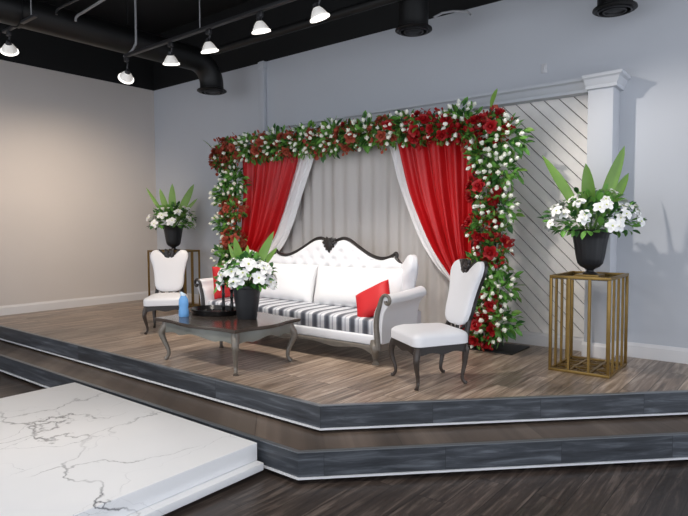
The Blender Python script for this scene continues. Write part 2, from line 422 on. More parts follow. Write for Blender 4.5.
def chair(label,loc,rz):
    t=thing('dining_chair',loc,rz,label,'chair','white chairs on the stage')
    # front = -Y local; trapezoid seat, front 0.52 wide, rear 0.42
    sh=.318
    def trap(p,q=1.0): 
        x,y=p; k=(.5-y/.50)   # 0 rear .. 1 front
        return (x*(.84+.16*k)*q, y*q)
    out=[trap(p) for p in rrect(.53,.50,.07,6)]
    MB().pad(out,lambda x,y,h:(x,y,sh+.045+h),.062,.010,.028,(0,0),n=3.2).build('seat',M_white,t)
    # apron frame with scalloped lower edge
    ap=MB(); n=len(out)
    top=[(x*.985,y*.985,sh+.012) for x,y in out]; low=[]
    for x,y in out:
        s=.5+.5*cos(2*pi*x/.24) if abs(y)>.2 else .5+.5*cos(2*pi*y/.22)
        low.append((x*.985,y*.985,sh-.035-.018*s))
    ti=[(x*.88,y*.88,sh+.012) for x,y in out]; li=[(x*.88,y*.88,z) for (x,y,z) in low]
    li=[(a[0]*.893,a[1]*.893,a[2]) for a in low]
    ap.loft([ti,top,low,li],caps=False); ap.loft([ti,li],caps=False)
    ap.build('seat_frame',M_dwood,t)
    fx=.225; fy=-.215; rx=.185; ry=.21
    for sx_ in (-1,1):
        d=Vector((sx_*.7,-.7)); 
        lg=cab_leg(d,sh,.028); o=lg.build('leg',M_chleg,t); o.location=(sx_*fx,fy,0)
        lg=cab_leg(Vector((sx_*.25,.95)),sh,.012); o=lg.build('leg',M_chleg,t); o.location=(sx_*rx,ry,0)
    # backrest, leaning back
    lean=.27; zb=.42
    def B3(x,z,h): return (x, .235+lean*z-h+.35*x*x*-1, zb+z)
    o2=mirror_outline(BACK,4)
    MB().pad(o2,B3,.038,.006,.012,(0,.29),n=4).build('backrest',M_white,t)
    big=[(x*1.02,(z-.29)*1.02+.29) for x,z in o2]
    bf=MB(); f=[B3(x,z,-.016) for x,z in big]; bk=[B3(x,z,-.042) for x,z in big]
    inn=[B3(x*.8,(z-.29)*.82+.29,-.042) for x,z in o2]; inf=[B3(x*.8,(z-.29)*.82+.29,-.016) for x,z in o2]
    bf.loft([inf,f,bk,inn],caps=False); bf.loft([inf,inn],caps=False)
    bf.build('back_frame',M_dwood,t)
    # stiles and splat between seat and pad
    sp_=MB()
    for sx_ in (-1,1):
        pts=[(sx_*.17,.232,sh-.02),(sx_*.165,.242,.38),(sx_*.15,.268,.47),(sx_*.14,.29,.55)]
        sp_.tube(spline(pts,3,False),.023,8)
    for sx_ in (-1,1):
        pts=[(sx_*.02,.242,.37),(sx_*.06,.252,.42),(sx_*.10,.262,.45),(sx_*.15,.275,.50)]
        sp_.tube(spline(pts,3,False),.011,6)
    sp_.tube([(0,.242,.36),(0,.262,.47)],.016,8)
    sp_.build('stile',M_dwood,t)
    # carved crest in the dip
    cr=MB()
    y0=lambda z:.235+lean*z-.03
    def leafy(cx,cz,a,L,wd):
        pts=[]; 
        for k in range(6):
            q=k/5; pts.append((cx+L*q*cos(a)+.012*sin(q*3)*(1 if cos(a)>=0 else -1), y0(cz)-.006, zb+cz+L*q*sin(a)))
        cr.tube(pts,[.006,.013*wd,.016*wd,.014*wd,.010*wd,.004],6)
    for a in (20,55,90,125,160): leafy(0,.498,radians(a),.085 if a in(55,125) else .07,1.6)
    for a in (215,242,270,298,325): leafy(0,.498,radians(a),.075,1.5)
    cr.lathe([(.001,-.014),(.016,-.01),(.022,0),(.016,.01),(.001,.014)],10,(0,0,0),M=Matrix.Translation((0,y0(.455)-.012,zb+.498))@Matrix.Rotation(radians(90),4,'X'))
    for sx_ in (-1,1):
        pts=[(sx_*.02,y0(.46),zb+.47),(sx_*.06,y0(.47),zb+.488),(sx_*.09,y0(.5),zb+.525),(sx_*.125,y0(.54),zb+.556)]
        cr.tube(spline(pts,3,False),.010,6)
    cr.build('crest',M_dwood,t)
    return t
chair('white chair with dark cabriole legs beside the sofa arm, back towards the flower arch',(6.69,-1.92,0),radians(-33))
chair('white chair with dark cabriole legs standing beside the beige wall, behind the blue packet',(2.97,-1.84,0),radians(50))

# ------------------------------------------------------------------ sofa
SX,SY=4.83,-1.32                      # plan centre
sofa=thing('sofa',(SX,SY,0),0,'long white camelback sofa with dark carved trim and a grey striped seat','sofa')
hw=1.20                               # half width to arm inner
yf=-.46; yb=.42
sc_=MB().pad(rrect(2*hw,.84,.04,5,cx=0,cy=-.03),lambda x,y,h:(x,y,.335+h),.03,.01,.058,(0,-.03),n=8)
sc_.build('seat_cushion',M_stripe,sofa,ang=60)
ra=MB().box((0,yf+.03,.225),(2*hw+.02,.06,.095),.02,3); ra.box((0,yb-.02,.22),(2*hw,.05,.1),.01)
ra.build('seat_rail',M_white,sofa)
# dark scalloped moulding along the bottom of the rail
def scal(x): 
    q=abs(x)/hw
    return -.03*math.exp(-((q-.0)/.16)**2)-.028*math.exp(-((q-.62)/.14)**2)-.05*max(0,(q-.86)/.14)**1.5
ap=MB(); R=[]
for k in range(81):
    x=-hw-.01+(2*hw+.02)*k/80; zl=.150+scal(x)
    R.append([Vector((x,yf-.012,.178)),Vector((x,yf-.02,.168)),Vector((x,yf-.02,zl)),Vector((x,yf+.02,zl)),Vector((x,yf+.02,.178))])
ap.loft(R); ap.build('apron',M_gwood,sofa,ang=30)
for sx_ in (-1,1):
    o=cab_leg(Vector((sx_*.5,-.85)),.22,.045,1.75,10).build('leg',M_gwood,sofa); o.location=(sx_*(hw-.0),yf+.03,0)
    o=cab_leg(Vector((sx_*.3,.9)),.20,.02,1.4,8).build('leg',M_gwood,sofa); o.location=(sx_*(hw-.06),yb-.04,0)
# rolled arms: section in XZ swept along Y
SEC=[(-.01,.20),(-.01,.34),(.0,.45),(.025,.525),(.055,.565),(.07,.595),(.08,.628),(.112,.650),(.155,.648),(.190,.618),(.192,.580),(.17,.56),(.14,.53),(.115,.49),(.10,.43),(.09,.33),(.09,.20)]
for sx_ in (-1,1):
    sec=[(p[0],p[1]) for p in spline([(a,b,0) for a,b in SEC],4,False)]
    R=[]
    ys=[yf+.0,yf+.012,yf+.05,-.3,-.18,-.06,.06,.14]
    for i,y in enumerate(ys):
        k=.975 if i==0 else 1.0
        rise=.03*max(0,(y+.25)/.4)**1.5
        R.append([Vector((sx_*(hw+.105+(a-.105)*k), y, .45+(b-.45)*k+rise*(b-.2)/.45)) for a,b in sec])
    arm=MB().loft(R).build('arm',M_white,sofa,ang=50)
    # dark scroll facing
    fc=spline([(.05,.15,0),(.045,.26,0),(.035,.37,0),(.045,.46,0),(.065,.53,0),(.08,.58,0),(.095,.622,0),(.128,.648,0),(.165,.638,0),(.182,.602,0),(.166,.572,0),(.142,.575,0),(.136,.598,0)],4,False)
    rr=[.030-.014*min(1,i/(len(fc)*.55)) for i in range(len(fc))]
    MB().tube([(sx_*(hw+p[0]),yf-.008,p[1]) for p in fc],rr,8,ref=(0,1,0)).build('arm_trim',M_dwood if sx_<0 else M_gwood,arm)
# back: camel outline, tufted
top=[(0,1.07),(.09,1.085),(.17,1.105),(.26,1.085),(.40,1.01),(.55,.935),(.68,.90),(.78,.905),(.86,.93),(.93,.885),(1.0,.84)]
half=[(0,.36),(.5,.36),(1.02,.36),(1.04,.60)]+top[::-1]
ol=mirror_outline(half,5)
def tuft(x,z,sc):
    d=0; 
    for i in range(-6,7):
        for j in range(0,5):
            bx=i*.17+(j%2)*.085; bz=.80+j*.085
            if bz>1.06-abs(bx)*.25: continue
            r2=(x-bx)**2+(z-bz)**2; d-=.022*math.exp(-r2/.0011)
    return d*(1 if sc<.97 else 0)
def SB(x,z,h): return (x, .30+.16*(z-.36)-h, z)
MB().pad(ol,SB,.035,.01,.04,(0,.66),n=4,rings=[.0001]+[k/26 for k in range(1,26)]+[.985,1.0],fa=tuft).build('backrest',M_white,sofa,ang=60)
mo=MB()
for sx_ in (-1,1):
    P=[(x*sx_,SB(0,z,.02)[1],z+.012) for x,z in [(.06,1.085),(.12,1.105),(.18,1.115),(.27,1.092),(.40,1.02),(.55,.945),(.68,.908),(.78,.912),(.85,.94),(.885,.965),(.905,.945),(.90,.915),(.93,.885),(.97,.86)]]
    pts=spline(P,4,False); mo.tube(pts,[.019]*(len(pts)-8)+[.019-.0013*k for k in range(8)],8,ref=(0,1,0))
mold=mo.build('top_moulding',M_dwood,sofa)
cr=MB(); yc=SB(0,1.08,.06)[1]
for a,L in ((90,.06),(60,.085),(120,.085),(30,.11),(150,.11),(5,.11),(175,.11),(-30,.095),(210,.095),(-62,.105),(242,.105),(270,.115)):
    ra_=radians(a); pts=[(L*q*cos(ra_),yc-.012*sin(q*pi),1.07+L*q*sin(ra_)) for q in (0,.25,.5,.75,1)]
    cr.tube(pts,[.012,.020,.022,.017,.006],7,ref=(0,1,0))
cr.pad([(.062*cos(2*pi*k/20),1.055+.075*sin(2*pi*k/20)) for k in range(20)],lambda x,z,h:(x,yc-h,z),.034,.02,.0)
cr.build('crest_carving',M_dwood,mold)
# rounded wings closing the back at each end
for sx_ in (-1,1):
    P=[(-.17,.40),(-.18,.62),(-.165,.76),(-.12,.86),(-.05,.935),(.03,.975),(.10,.965),(.15,.91),(.16,.84),(.13,.75),(.105,.66),(.11,.40)]
    ow=[(p[0],p[1]) for p in spline([(a,b,0) for a,b in P],4)]
    def WG(x,z,h,s=sx_):
        ang=radians(42); X=x*cos(ang)-h*sin(ang); Y=-x*sin(ang)-h*cos(ang)
        return (s*(1.12+X+.06*(z-.4)), .20+.08*(z-.4)+Y, z)
    MB().pad(ow,WG,.065,.045,.022,(-.03,.66),n=2.6).build('wing',M_white,sofa,ang=60)

def cushion(name,w,h,t,loc,rot,m,label,cat,group=None,pinch=.05):
    N=22
    def side(sg):
        def fn(a,b):
            u=2*a-1; v=2*b-1
            u=math.copysign(1-(1-abs(u))**1.5,u); v=math.copysign(1-(1-abs(v))**1.5,v)
            q=max(0,(1-u**4)*(1-v**4))**.55
            x=u*w/2*(1-pinch*(1-v*v)*abs(u)); z=v*h/2*(1-pinch*(1-u*u)*abs(v))
            return (x, sg*(q*t/2+.004), z)
        return fn
    mb=MB().grid(side(-1),N,N).grid(side(1),N,N)
    n1=(N+1)*(N+1); rim=[k for k in range(N)]+[k*(N+1)+N for k in range(N)]+[N*(N+1)+N-k for k in range(N)]+[(N-k)*(N+1) for k in range(N)]
    for a,b in zip(rim,rim[1:]+rim[:1]): mb.f.append([a,b,n1+b,n1+a]); mb.m.append(0)
    o=mb.build(name,m,ang=75)
    o.location=loc; o.rotation_euler=rot
    return tag(o,label,cat,group)
cushion('back_cushion',1.14,.44,.20,(SX-.585,SY+.13,.615),(radians(-14),0,radians(-1)),M_linen,'long white back cushion on the sofa, the half behind the table flowers','cushion','white back cushions on the sofa',.02)
cushion('back_cushion',1.14,.44,.20,(SX+.575,SY+.12,.615),(radians(-14),radians(-.6),radians(1)),M_linen,'long white back cushion on the sofa, the half beside the red pillow','cushion','white back cushions on the sofa',.02)
cushion('throw_pillow',.38,.33,.12,(SX+1.06,SY-.27,.555),(radians(-40),radians(-27),radians(14)),M_redp,'red throw pillow leaning in the corner by the sofa right arm','cushion','red throw pillows')
cushion('throw_pillow',.42,.38,.12,(3.745,-1.53,.615),(radians(-6),radians(0),radians(84)),M_redp,'red throw pillow at the sofa left arm, half hidden by the table flowers','cushion','red throw pillows')

# ------------------------------------------------------------------ coffee table
TX,TY=4.82,-2.46; TH=.405
tb=thing('coffee_table',(TX,TY,0),0,'low coffee table with dark top, silvered scalloped apron and cabriole legs','table')
def table_outline(w,d):
    out=[]
    for (ax,ay,bx,by) in ((-1,-1,1,-1),(1,-1,1,1),(1,1,-1,1),(-1,1,-1,-1)):
        for k in range(16):
            t=k/16; x=ax+(bx-ax)*t; y=ay+(by-ay)*t
            bow=.030*sin(pi*t)-.018*sin(3*pi*t)
            nx,ny=(by-ay)/2,-(bx-ax)/2
            out.append((x*w/2+nx*bow, y*d/2+ny*bow))
    return out
to=table_outline(1.15,.80)
tp=MB(); R=[]
for s,z in ((.965,TH-.034),(.99,TH-.028),(1.0,TH-.018),(1.0,TH-.008),(.985,TH)): R.append([Vector((x*s,y*s,z)) for x,y in to])
tp.loft(R); tp.build('table_top',M_ttop,tb,ang=30)
ia=table_outline(1.05,.70)
ap=MB(); n=len(ia); topr=[(x,y,TH-.034) for x,y in ia]; low=[]
for i,(x,y) in enumerate(ia):
    t=(i%16)/16
    low.append((x*1.0,y*1.0,TH-.098-.034*(.5-.5*cos(4*pi*t))*(1 if .2<t<.8 else .5)-.05*(abs(t-.5)*2)**3))
inn=[(x*.95,y*.93,z) for x,y,z in low]; tin=[(x*.95,y*.93,TH-.034) for x,y in ia]
mid=[(a[0]*1.012,a[1]*1.015,(a[2]*.55+b[2]*.45)) for a,b in zip(topr,low)]
ap.loft([topr,mid,low,inn,tin],caps=False); ap.build('apron',M_apron,tb)
for sx_ in (-1,1):
    for sy_ in (-1,1):
        o=cab_leg(Vector((sx_*.75,sy_*.66)),TH-.034,.05,1.28,10).build('leg',M_gwood,tb); o.location=(sx_*.49,sy_*.325,0)

TZ=TH
# tray with rim
tr=MB()
def oval(rx,ry,z,n=40): return [Vector((rx*cos(2*pi*k/n),ry*sin(2*pi*k/n),z)) for k in range(n)]
tr.loft([oval(.24,.18,0),oval(.265,.20,.004),oval(.285,.215,.05),oval(.278,.208,.052),oval(.258,.193,.012),oval(.05,.04,.011)])
t_=tr.build('tray',M_tray,loc=(4.50,-2.34,TZ)); tag(t_,'black oval tray with a raised rim on the coffee table','tray')
def candlestick(x,y,z,h,label):
    t=thing('candlestick',(x,y,z),0,label,'candlestick','black candlesticks on the tray')
    MB().lathe([(.001,0),(.045,0),(.047,.006),(.03,.012),(.014,.022),(.016,.05),(.02,.07),(.015,.09),(.014,h*.6),(.019,h*.66),(.014,h*.7),(.015,h-.02),(.02,h-.012),(.021,h),(.001,h)],16).build('stick',M_tray,t)
    MB().lathe([(.001,h),(.010,h),(.010,h+.05),(.001,h+.052)],12).build('candle',M_linen,t)
candlestick(4.59,-2.31,TZ+.0115,.285,'tall thin black candlestick on the tray, farther from the black pot')
candlestick(4.685,-2.285,TZ+.0115,.235,'black candlestick on the tray, right against the black pot')
bl=thing('blue_packet',(4.42,-2.655,TZ),radians(20),'small light blue packet with a pale peaked top on the table corner','packet')
R=[]
for s,z,q in ((.9,0,1),(1,.01,1),(.98,.06,1),(.86,.085,.9),(1.0,.12,.85),(.95,.165,.7),(.5,.205,.4)):
    R.append([Vector((.052*s*cos(a)*(1 if abs(cos(a))>.5 else 1),.040*s*q*sin(a),z)) for a in [2*pi*k/16 for k in range(16)]])
MB().loft(R).build('wrapper',M_blue,bl)
MB().loft([[Vector((.03*s*cos(2*pi*k/12)-.008*i,.018*s*sin(2*pi*k/12),.200+.013*i)) for k in range(12)] for i,s in enumerate((.8,1.0,.7,.15))]).build('tissue',M_bluet,bl)

# ------------------------------------------------------------------ plants and flowers
def leaf_vs(L,W,bend,fold=.25,n=5):
    vs=[];fs=[]
    for i in range(n+1):
        t=i/n; w=W*(sin(pi*min(1,t*.92+.06))**.8)*(1 if t<1 else .05)
        z=bend*L*t*t; x=L*t*(1-.25*abs(bend)*t)
        vs+= [(x,-w/2,z+fold*w*.5),(x,0,z),(x,w/2,z+fold*w*.5)]
    for i in range(n):
        for j in range(2): a=i*3+j; fs.append([a,a+1,a+4,a+3])
    return vs,fs
def dirmat(d,loc,roll=0,s=1.0):
    d=Vector(d).normalized(); q=d.to_track_quat('X','Z')
    return Matrix.Translation(loc)@q.to_matrix().to_4x4()@Matrix.Rotation(roll,4,'X')@Matrix.Scale(s,4)
def zmat(d,loc,spin=0,s=1.0):
    d=Vector(d).normalized(); q=d.to_track_quat('Z','Y')
    return Matrix.Translation(loc)@q.to_matrix().to_4x4()@Matrix.Rotation(spin,4,'Z')@Matrix.Scale(s,4)
def petal(mb,a,r0,L,W,up,curl,z0,m=0,n=3):
    """petal in ring: radial angle a"""
    vs=[];fs=[]
    for i in range(n+1):
        t=i/n; r=r0+L*t*cos(up+curl*t); z=z0+L*t*sin(up+curl*t)
        w=W*(.35+.65*sin(pi*min(.82,t*.8+.12)))*(1 if i<n else .72)
        for j in (-1,0,1):
            cup=.18*w*(abs(j))
            vs.append((r*cos(a)-j*w/2*sin(a)-cup*.3*cos(a), r*sin(a)+j*w/2*cos(a)-cup*.3*sin(a), z+cup))
    for i in range(n):
        for j in range(2): q=i*3+j; fs.append([q,q+1,q+4,q+3])
    mb.add(vs,fs,m)
def rose_mesh(name,m):
    mb=MB()
    for k in range(5): petal(mb,2*pi*k/5,.010,.062,.062,radians(22),radians(-10),.0)
    for k in range(5): petal(mb,2*pi*(k+.5)/5,.008,.052,.050,radians(48),radians(-12),.004)
    for k in range(4): petal(mb,2*pi*(k+.2)/4,.004,.046,.040,radians(68),radians(8),.006)
    mb.lathe([(.002,.0),(.014,.01),(.016,.03),(.010,.046),(.002,.05)],8)
    o=mb.build(name,m,ang=50); return o
def bud_mesh(name,m):
    mb=MB()
    mb.lathe([(.003,0),(.017,.010),(.022,.030),(.020,.052),(.012,.068),(.002,.073)],10,wob=lambda t:1+.08*sin(6*pi*t))
    for k in range(4): petal(mb,2*pi*k/4,.010,.050,.030,radians(60),radians(5),.002)
    return mb.build(name,m,ang=60)
def star_mesh(name):
    mb=MB()
    for k in range(5): petal(mb,2*pi*k/5,.006,.070,.066,radians(24),radians(-28),.0)
    mb.lathe([(.002,0),(.010,.004),(.009,.012),(.002,.016)],8,m=1)
    return mb.build(name,[M_petal,M_eye],ang=60)

# --- pots with flowers
urn=[(.001,0),(.058,0),(.062,.010),(.034,.022),(.028,.034),(.045,.048),(.080,.066),(.103,.095),(.114,.14),(.127,.22),(.140,.30),(.150,.345),(.178,.372),(.184,.384),(.178,.392),(.150,.388),(.138,.35),(.001,.345)]
pot=[(.001,0),(.088,0),(.092,.01),(.112,.15),(.130,.285),(.138,.292),(.138,.315),(.128,.317),(.120,.285),(.001,.27)]
star_src=star_mesh('white_flower'); COL.objects.unlink(star_src); star_data=star_src.data
def flower_vase(label,loc,kind,rad,hgt,leaves,seed,fdirs=26,fs=1.0):
    rnd=random.Random(seed)
    t=thing('flower_vase',loc,0,label,'flower vase','black vases of white flowers')
    flute=(lambda q:1+.018*cos(2*pi*20*q))
    if kind=='urn': MB().lathe(urn,60,wob=flute).build('vase',M_pot,t); top=.37
    else: MB().lathe(pot,40).build('vase',M_pot,t); top=.30
    fo=MB()
    for k in range(380):
        a=rnd.uniform(0,2*pi); e=rnd.uniform(-.2,1.0); r=rnd.uniform(.4,1.02)
        d=Vector((cos(a)*cos(e*1.5),sin(a)*cos(e*1.5),sin(e*1.5)))
        p=Vector((d.x*rad*r,d.y*rad*r,top+.04+max(-.03,d.z*hgt*r)))
        L=rnd.uniform(.055,.10); vs,f=leaf_vs(L,L*.55,rnd.uniform(-.5,.1),.3,4)
        dd=d+Vector((rnd.uniform(-.6,.6),rnd.uniform(-.6,.6),rnd.uniform(-.5,.5)))
        fo.add(vs,f,0 if rnd.random()<.6 else 1,dirmat(dd,p,rnd.uniform(-.7,.7)))
    for k in range(14):
        a=2*pi*k/14; fo.tube([(.03*cos(a),.03*sin(a),top-.03),(rad*.4*cos(a),rad*.4*sin(a),top+hgt*.5)],.005,5,m=2)
    fo.build('foliage',[M_leafA,M_leafB,M_stem],t,ang=0)
    # flowers spread evenly over the dome (golden spiral)
    for k in range(fdirs):
        z=(k+.5)/fdirs; zz=.98*z-.02; a=k*2.39996+seed
        rr=sqrt(max(0,1-zz*zz)); jit=rnd.uniform(.9,1.08)
        d=Vector((rr*cos(a),rr*sin(a),zz))
        for q in range(2 if rnd.random()<.75 else 1):
            off=Vector((rnd.uniform(-.05,.05),rnd.uniform(-.05,.05),rnd.uniform(-.035,.035))) if q else Vector((0,0,0))
            p=Vector((d.x*rad*jit,d.y*rad*jit,top+.04+d.z*hgt*jit))+off
            o=bpy.data.objects.new('white_flower',star_data); COL.objects.link(o); o.parent=t
            o.matrix_local=zmat(d+Vector((rnd.uniform(-.3,.3),rnd.uniform(-.3,.3),.25)),p,rnd.uniform(0,6),fs*rnd.uniform(.8,1.1))
    for (dx,dy,tipz,L,W,bend) in leaves:
        b=Vector((dx*.22,dy*.22,top+hgt*.35)); d=Vector((dx,dy,tipz)).normalized()
        vs,f=leaf_vs(L,W,bend,.35,9)
        dn=d.normalized(); nn=Vector((.62+.3*dx,-.78+.3*dy,.15)); nn=(nn-dn*nn.dot(dn)).normalized()
        Mx=Matrix((dn,nn.cross(dn),nn)).transposed().to_4x4()
        lf=MB().add(vs,f,0,Mx)
        lf.tube([(0,0,0),tuple(-dn*.12)],.006,5)
        o=lf.build('long_leaf',M_leafC,t,ang=80); o.location=b
    return t
pedA=(7.585,-.69); pedB=(1.20,-.50); PH=.83
# leaf data: plan direction (x,y), rise, length, width, bend
camr=Vector((.78,.625,0))
def LV(s,rise,L,W,bend,depth=0.0):
    v=camr*s+Vector((-.625,.78,0))*depth
    return (v.x,v.y,rise,L,W,bend)
flower_vase('black urn of white flowers and long leaves on the stand by the boarded panel',(pedA[0],pedA[1],PH+.002),'urn',.38,.31,
   [LV(-.34,.58,.68,.085,-.12),LV(-.24,.58,.58,.075,-.05,.2),LV(-.10,.55,.50,.12,.05,-.1),LV(.22,.64,.68,.115,.05),LV(.36,.46,.56,.10,-.1,.1)],3,27,.74)
flower_vase('black fluted urn of white flowers on the gold stand behind the left chair',(pedB[0],pedB[1],PH+.072),'urn',.35,.29,
   [LV(-.36,.52,.66,.06,-.12),LV(-.17,.50,.54,.10,-.05),LV(0,.57,.58,.12,0),LV(.28,.57,.64,.12,-.02),LV(.34,.38,.48,.06,-.1)],11,17,.9)
flower_vase('plain black tapered pot of white flowers and long leaves on the coffee table',(5.00,-2.37,TZ+.001),'pot',.25,.24,
   [LV(-.08,.42,.40,.085,-.05,-.1),LV(.22,.45,.48,.085,0),LV(.25,.32,.38,.06,-.1,.1),LV(-.15,.34,.36,.05,-.1),LV(-.02,.36,.34,.06,.0,.2)],23,26,1.0)

# ------------------------------------------------------------------ gold stands
def stand(label,loc,w,d,h):
    t=thing('flower_stand',loc,0,label,'stand','gold cage flower stands'); b=.024
    def ring(z):
        m=MB()
        for s in (-1,1):
            m.box((0,s*(d/2-b/2),z),(w,b,b),.002); m.box((s*(w/2-b/2),0,z),(b,d-2*b,b),.002)
        return m
    ring(h-b/2).build('top_frame',M_gold,t)
    bf=ring(b/2)
    for x in (-w/6,w/6): bf.box((x,0,b/2),(b*.8,d-2*b,b*.8))
    for y in (-d/6,d/6): bf.box((0,y,b/2),(w-2*b,b*.8,b*.7))
    for i in (-1,0,1):
        for j in (-1,0,1):
            for a in (45,-45):
                bf.box((0,0,0),(w*.40,b*.5,b*.5),M=Matrix.Translation((i*w/3,j*d/3,b/2))@Matrix.Rotation(radians(a)*(1 if True else 1),4,'Z')@Matrix.Scale(.85,4))
    bf.build('base_frame',M_gold,t)
    for sx_ in (-1,1):
        for sy_ in (-1,1): MB().box((sx_*(w/2-b/2),sy_*(d/2-b/2),h/2),(b,b,h-2*b),.002).build('corner_post',M_gold,t)
    for s in (-1,1):
        for x in (-w/6,w/6): MB().box((x,s*(d/2-b/2),h/2),(b*.8,b*.8,h-2*b)).build('bar',M_gold,t)
        for y in (-d/4,0,d/4): MB().box((s*(w/2-b/2),y,h/2),(b*.8,b*.8,h-2*b)).build('bar',M_gold,t)
    MB().box((0,0,h-b-.003),(w-.02,d-.02,.006)).build('shelf',M_glass,t)
    MB().box((0,0,h-.011),(.20,.20,.022),.002).build('mount',M_gold,t)
stand('gold cage flower stand in front of the white boarded panel, holding the large urn',(pedA[0],pedA[1],0),.50,.60,PH)
stand('gold cage flower stand in the far corner behind the left white chair',(pedB[0],pedB[1],0),.62,.55,PH+.07)

# ------------------------------------------------------------------ backdrop: frame, curtains, flower arch
AY=-.50
bf=thing('backdrop_frame',(4.55,AY+.12,0),0,'dark pipe frame of the curtain backdrop with flat floor plates','frame')
for sx_ in (-1,1):
    MB().tube([(sx_*2.0,0,.012),(sx_*2.0,0,2.30)],.022,10).build('post',M_duct,bf)
    MB().box((sx_*2.0+.05*(1 if sx_>0 else -1),-.02,.006),(.52,.46,.012),.003).build('base_plate',M_duct,bf)
MB().tube([(-2.0,0,2.27),(2.0,0,2.27)],.022,10).build('crossbar',M_duct,bf)

def interp(tab,v):
    for (a,x),(b,y) in zip(tab,tab[1:]):
        if a<=v<=b or a>=v>=b: 
            t=(v-a)/(b-a); return x+(y-x)*t
    return tab[-1][1]
def curve_of(pts):       # list of (z,x) made smooth
    s=spline([(z,x,0) for z,x in pts],8,False); return [(p[0],p[1]) for p in s]
# grey pleated backdrop
def bk(u,v):
    x=2.70+3.72*u; z=2.24*(1-v)+.015
    return (x, AY+.20+.022*sin(u*2*pi*19+.8*sin(u*17))*(.7+.3*v)+.014*sin(u*2*pi*8), z)
o=MB().grid(bk,420,14).build('backdrop_curtain',M_back,ang=0,solid=.004)
for p in o.data.polygons: p.use_smooth=True
tag(o,'pale grey pleated curtain hanging behind the sofa as the backdrop','curtain')
def drape(name,m,left_tab,right_tab,folds,amp,y0,label,cat,group,thick=.006,nu=120,nv=60,ph=0.0):
    L=curve_of(left_tab); R=curve_of(right_tab); zt=left_tab[0][0]; zb=left_tab[-1][0]
    def fn(u,v):
        z=zt+(zb-zt)*v
        a=interp(L,z); b=interp(R,z); w=b-a
        bunch=max(.35,min(1,w/.5))
        y=y0-amp*(.55+.45*v)*sin(2*pi*folds*u+ph+.5*sin(3*u+2*v))*bunch-.22*amp*sin(2*pi*folds*2.3*u+1+3*v)
        if z<1.0: y-=.03*min(1,(1.0-z)/.4)*sin(pi*u)
        return (a+w*u+.012*sin(2*pi*folds*u*1.0+1), y, z)
    o=MB().grid(fn,nu,nv).build(name,m,ang=0,solid=thick)
    for p in o.data.polygons: p.use_smooth=True
    return tag(o,label,cat,group)
# red, left: swept to the left column
drape('red_drape',M_redc,[(2.24,2.84),(1.8,2.86),(1.3,2.82),(.9,2.78),(.6,2.74),(.02,2.70)],[(2.24,3.93),(2.06,3.87),(1.74,3.73),(1.42,3.58),(1.11,3.40),(.94,3.22),(.70,3.06),(.02,3.04)],4,.060,AY+.02,'red satin drape swept back to the arch column nearest the corner','drape','red drapes of the arch')
drape('red_drape',M_redc,[(2.24,5.44),(2.08,5.48),(1.66,5.60),(1.35,5.73),(1.02,5.90),(.79,6.06),(.60,6.20),(.40,6.22),(.02,6.22)],[(2.24,6.36),(1.6,6.36),(1.0,6.34),(.6,6.36),(.3,6.40),(.02,6.42)],4,.060,AY+.02,'red satin drape swept back to the arch column behind the right chair','drape','red drapes of the arch',ph=1.0)
drape('white_drape',M_sheer,[(2.24,3.88),(2.06,3.82),(1.74,3.68),(1.42,3.53),(1.11,3.35),(.94,3.18),(.70,3.02),(.02,3.00)],[(2.24,4.14),(2.1,4.10),(1.73,3.93),(1.32,3.75),(1.03,3.57),(.89,3.42),(.66,3.16),(.02,3.12)],2,.018,AY+.07,'white drape edging the red drape on the corner side of the arch','drape','white drapes of the arch',nu=48)
drape('white_drape',M_sheer,[(2.24,5.25),(2.09,5.31),(1.78,5.40),(1.50,5.51),(1.11,5.69),(.84,5.88),(.63,6.09),(.45,6.16),(.02,6.16)],[(2.24,5.49),(2.08,5.53),(1.66,5.64),(1.35,5.77),(1.02,5.94),(.79,6.10),(.60,6.24),(.40,6.27),(.02,6.27)],2,.018,AY+.07,'white drape edging the red drape on the right chair side of the arch','drape','white drapes of the arch',nu=48,ph=2.0)

arch=thing('flower_arch',(4.55,AY-.08,0),0,'arch garland of red roses, small white flowers and green leaves over the curtains','flower arch')
MB().tube([(-2.02,.06,.03),(-2.02,.06,2.30),(2.02,.06,2.30),(2.02,.06,.03)],.05,8).build('garland_core',M_stem,arch,ang=60)
rn=random.Random(5)
# foliage bunches (shared meshes)
fol=[]
for k in range(5):
    m=MB()
    for i in range(150):
        a=rn.uniform(0,2*pi); z=rn.uniform(-1,1); r=sqrt(1-z*z); d=Vector((r*cos(a),r*sin(a)*.8-.15,z)).normalized()
        p=d*rn.uniform(.05,.170); L=rn.uniform(.055,.11); vs,f=leaf_vs(L,L*.48,rn.uniform(-.5,.2),.3,3)
        m.add(vs,f,0 if rn.random()<.62 else (1 if rn.random()<.6 else 2),dirmat(d+Vector((rn.uniform(-.7,.7),rn.uniform(-.7,.7),rn.uniform(-.7,.7))),p,rn.uniform(-1,1)))
    o=m.build('foliage',[M_leafA,M_leafB,M_leafC],None,ang=0); COL.objects.unlink(o); fol.append(o.data)
fil=[]
for k in range(4):
    m=MB()
    for i in range(95):
        a=rn.uniform(0,2*pi); z=rn.uniform(-1,1); r=sqrt(1-z*z); d=Vector((r*cos(a),r*sin(a)*.8-.25,z)).normalized()
        p=d*rn.uniform(.10,.20); L=rn.uniform(.035,.065); vs,f=leaf_vs(L,L*.8,rn.uniform(-.2,.5),.35,3)
        m.add(vs,f,(0 if rn.random()<.75 else 1) if k<2 else (1 if rn.random()<.85 else 0),dirmat(d+Vector((rn.uniform(-.8,.8),rn.uniform(-.8,.8),rn.uniform(-.8,.8))),p,rn.uniform(-1,1)))
    o=m.build('filler_blossoms',[M_rose,M_rust],None,ang=0); COL.objects.unlink(o); fil.append(o.data)
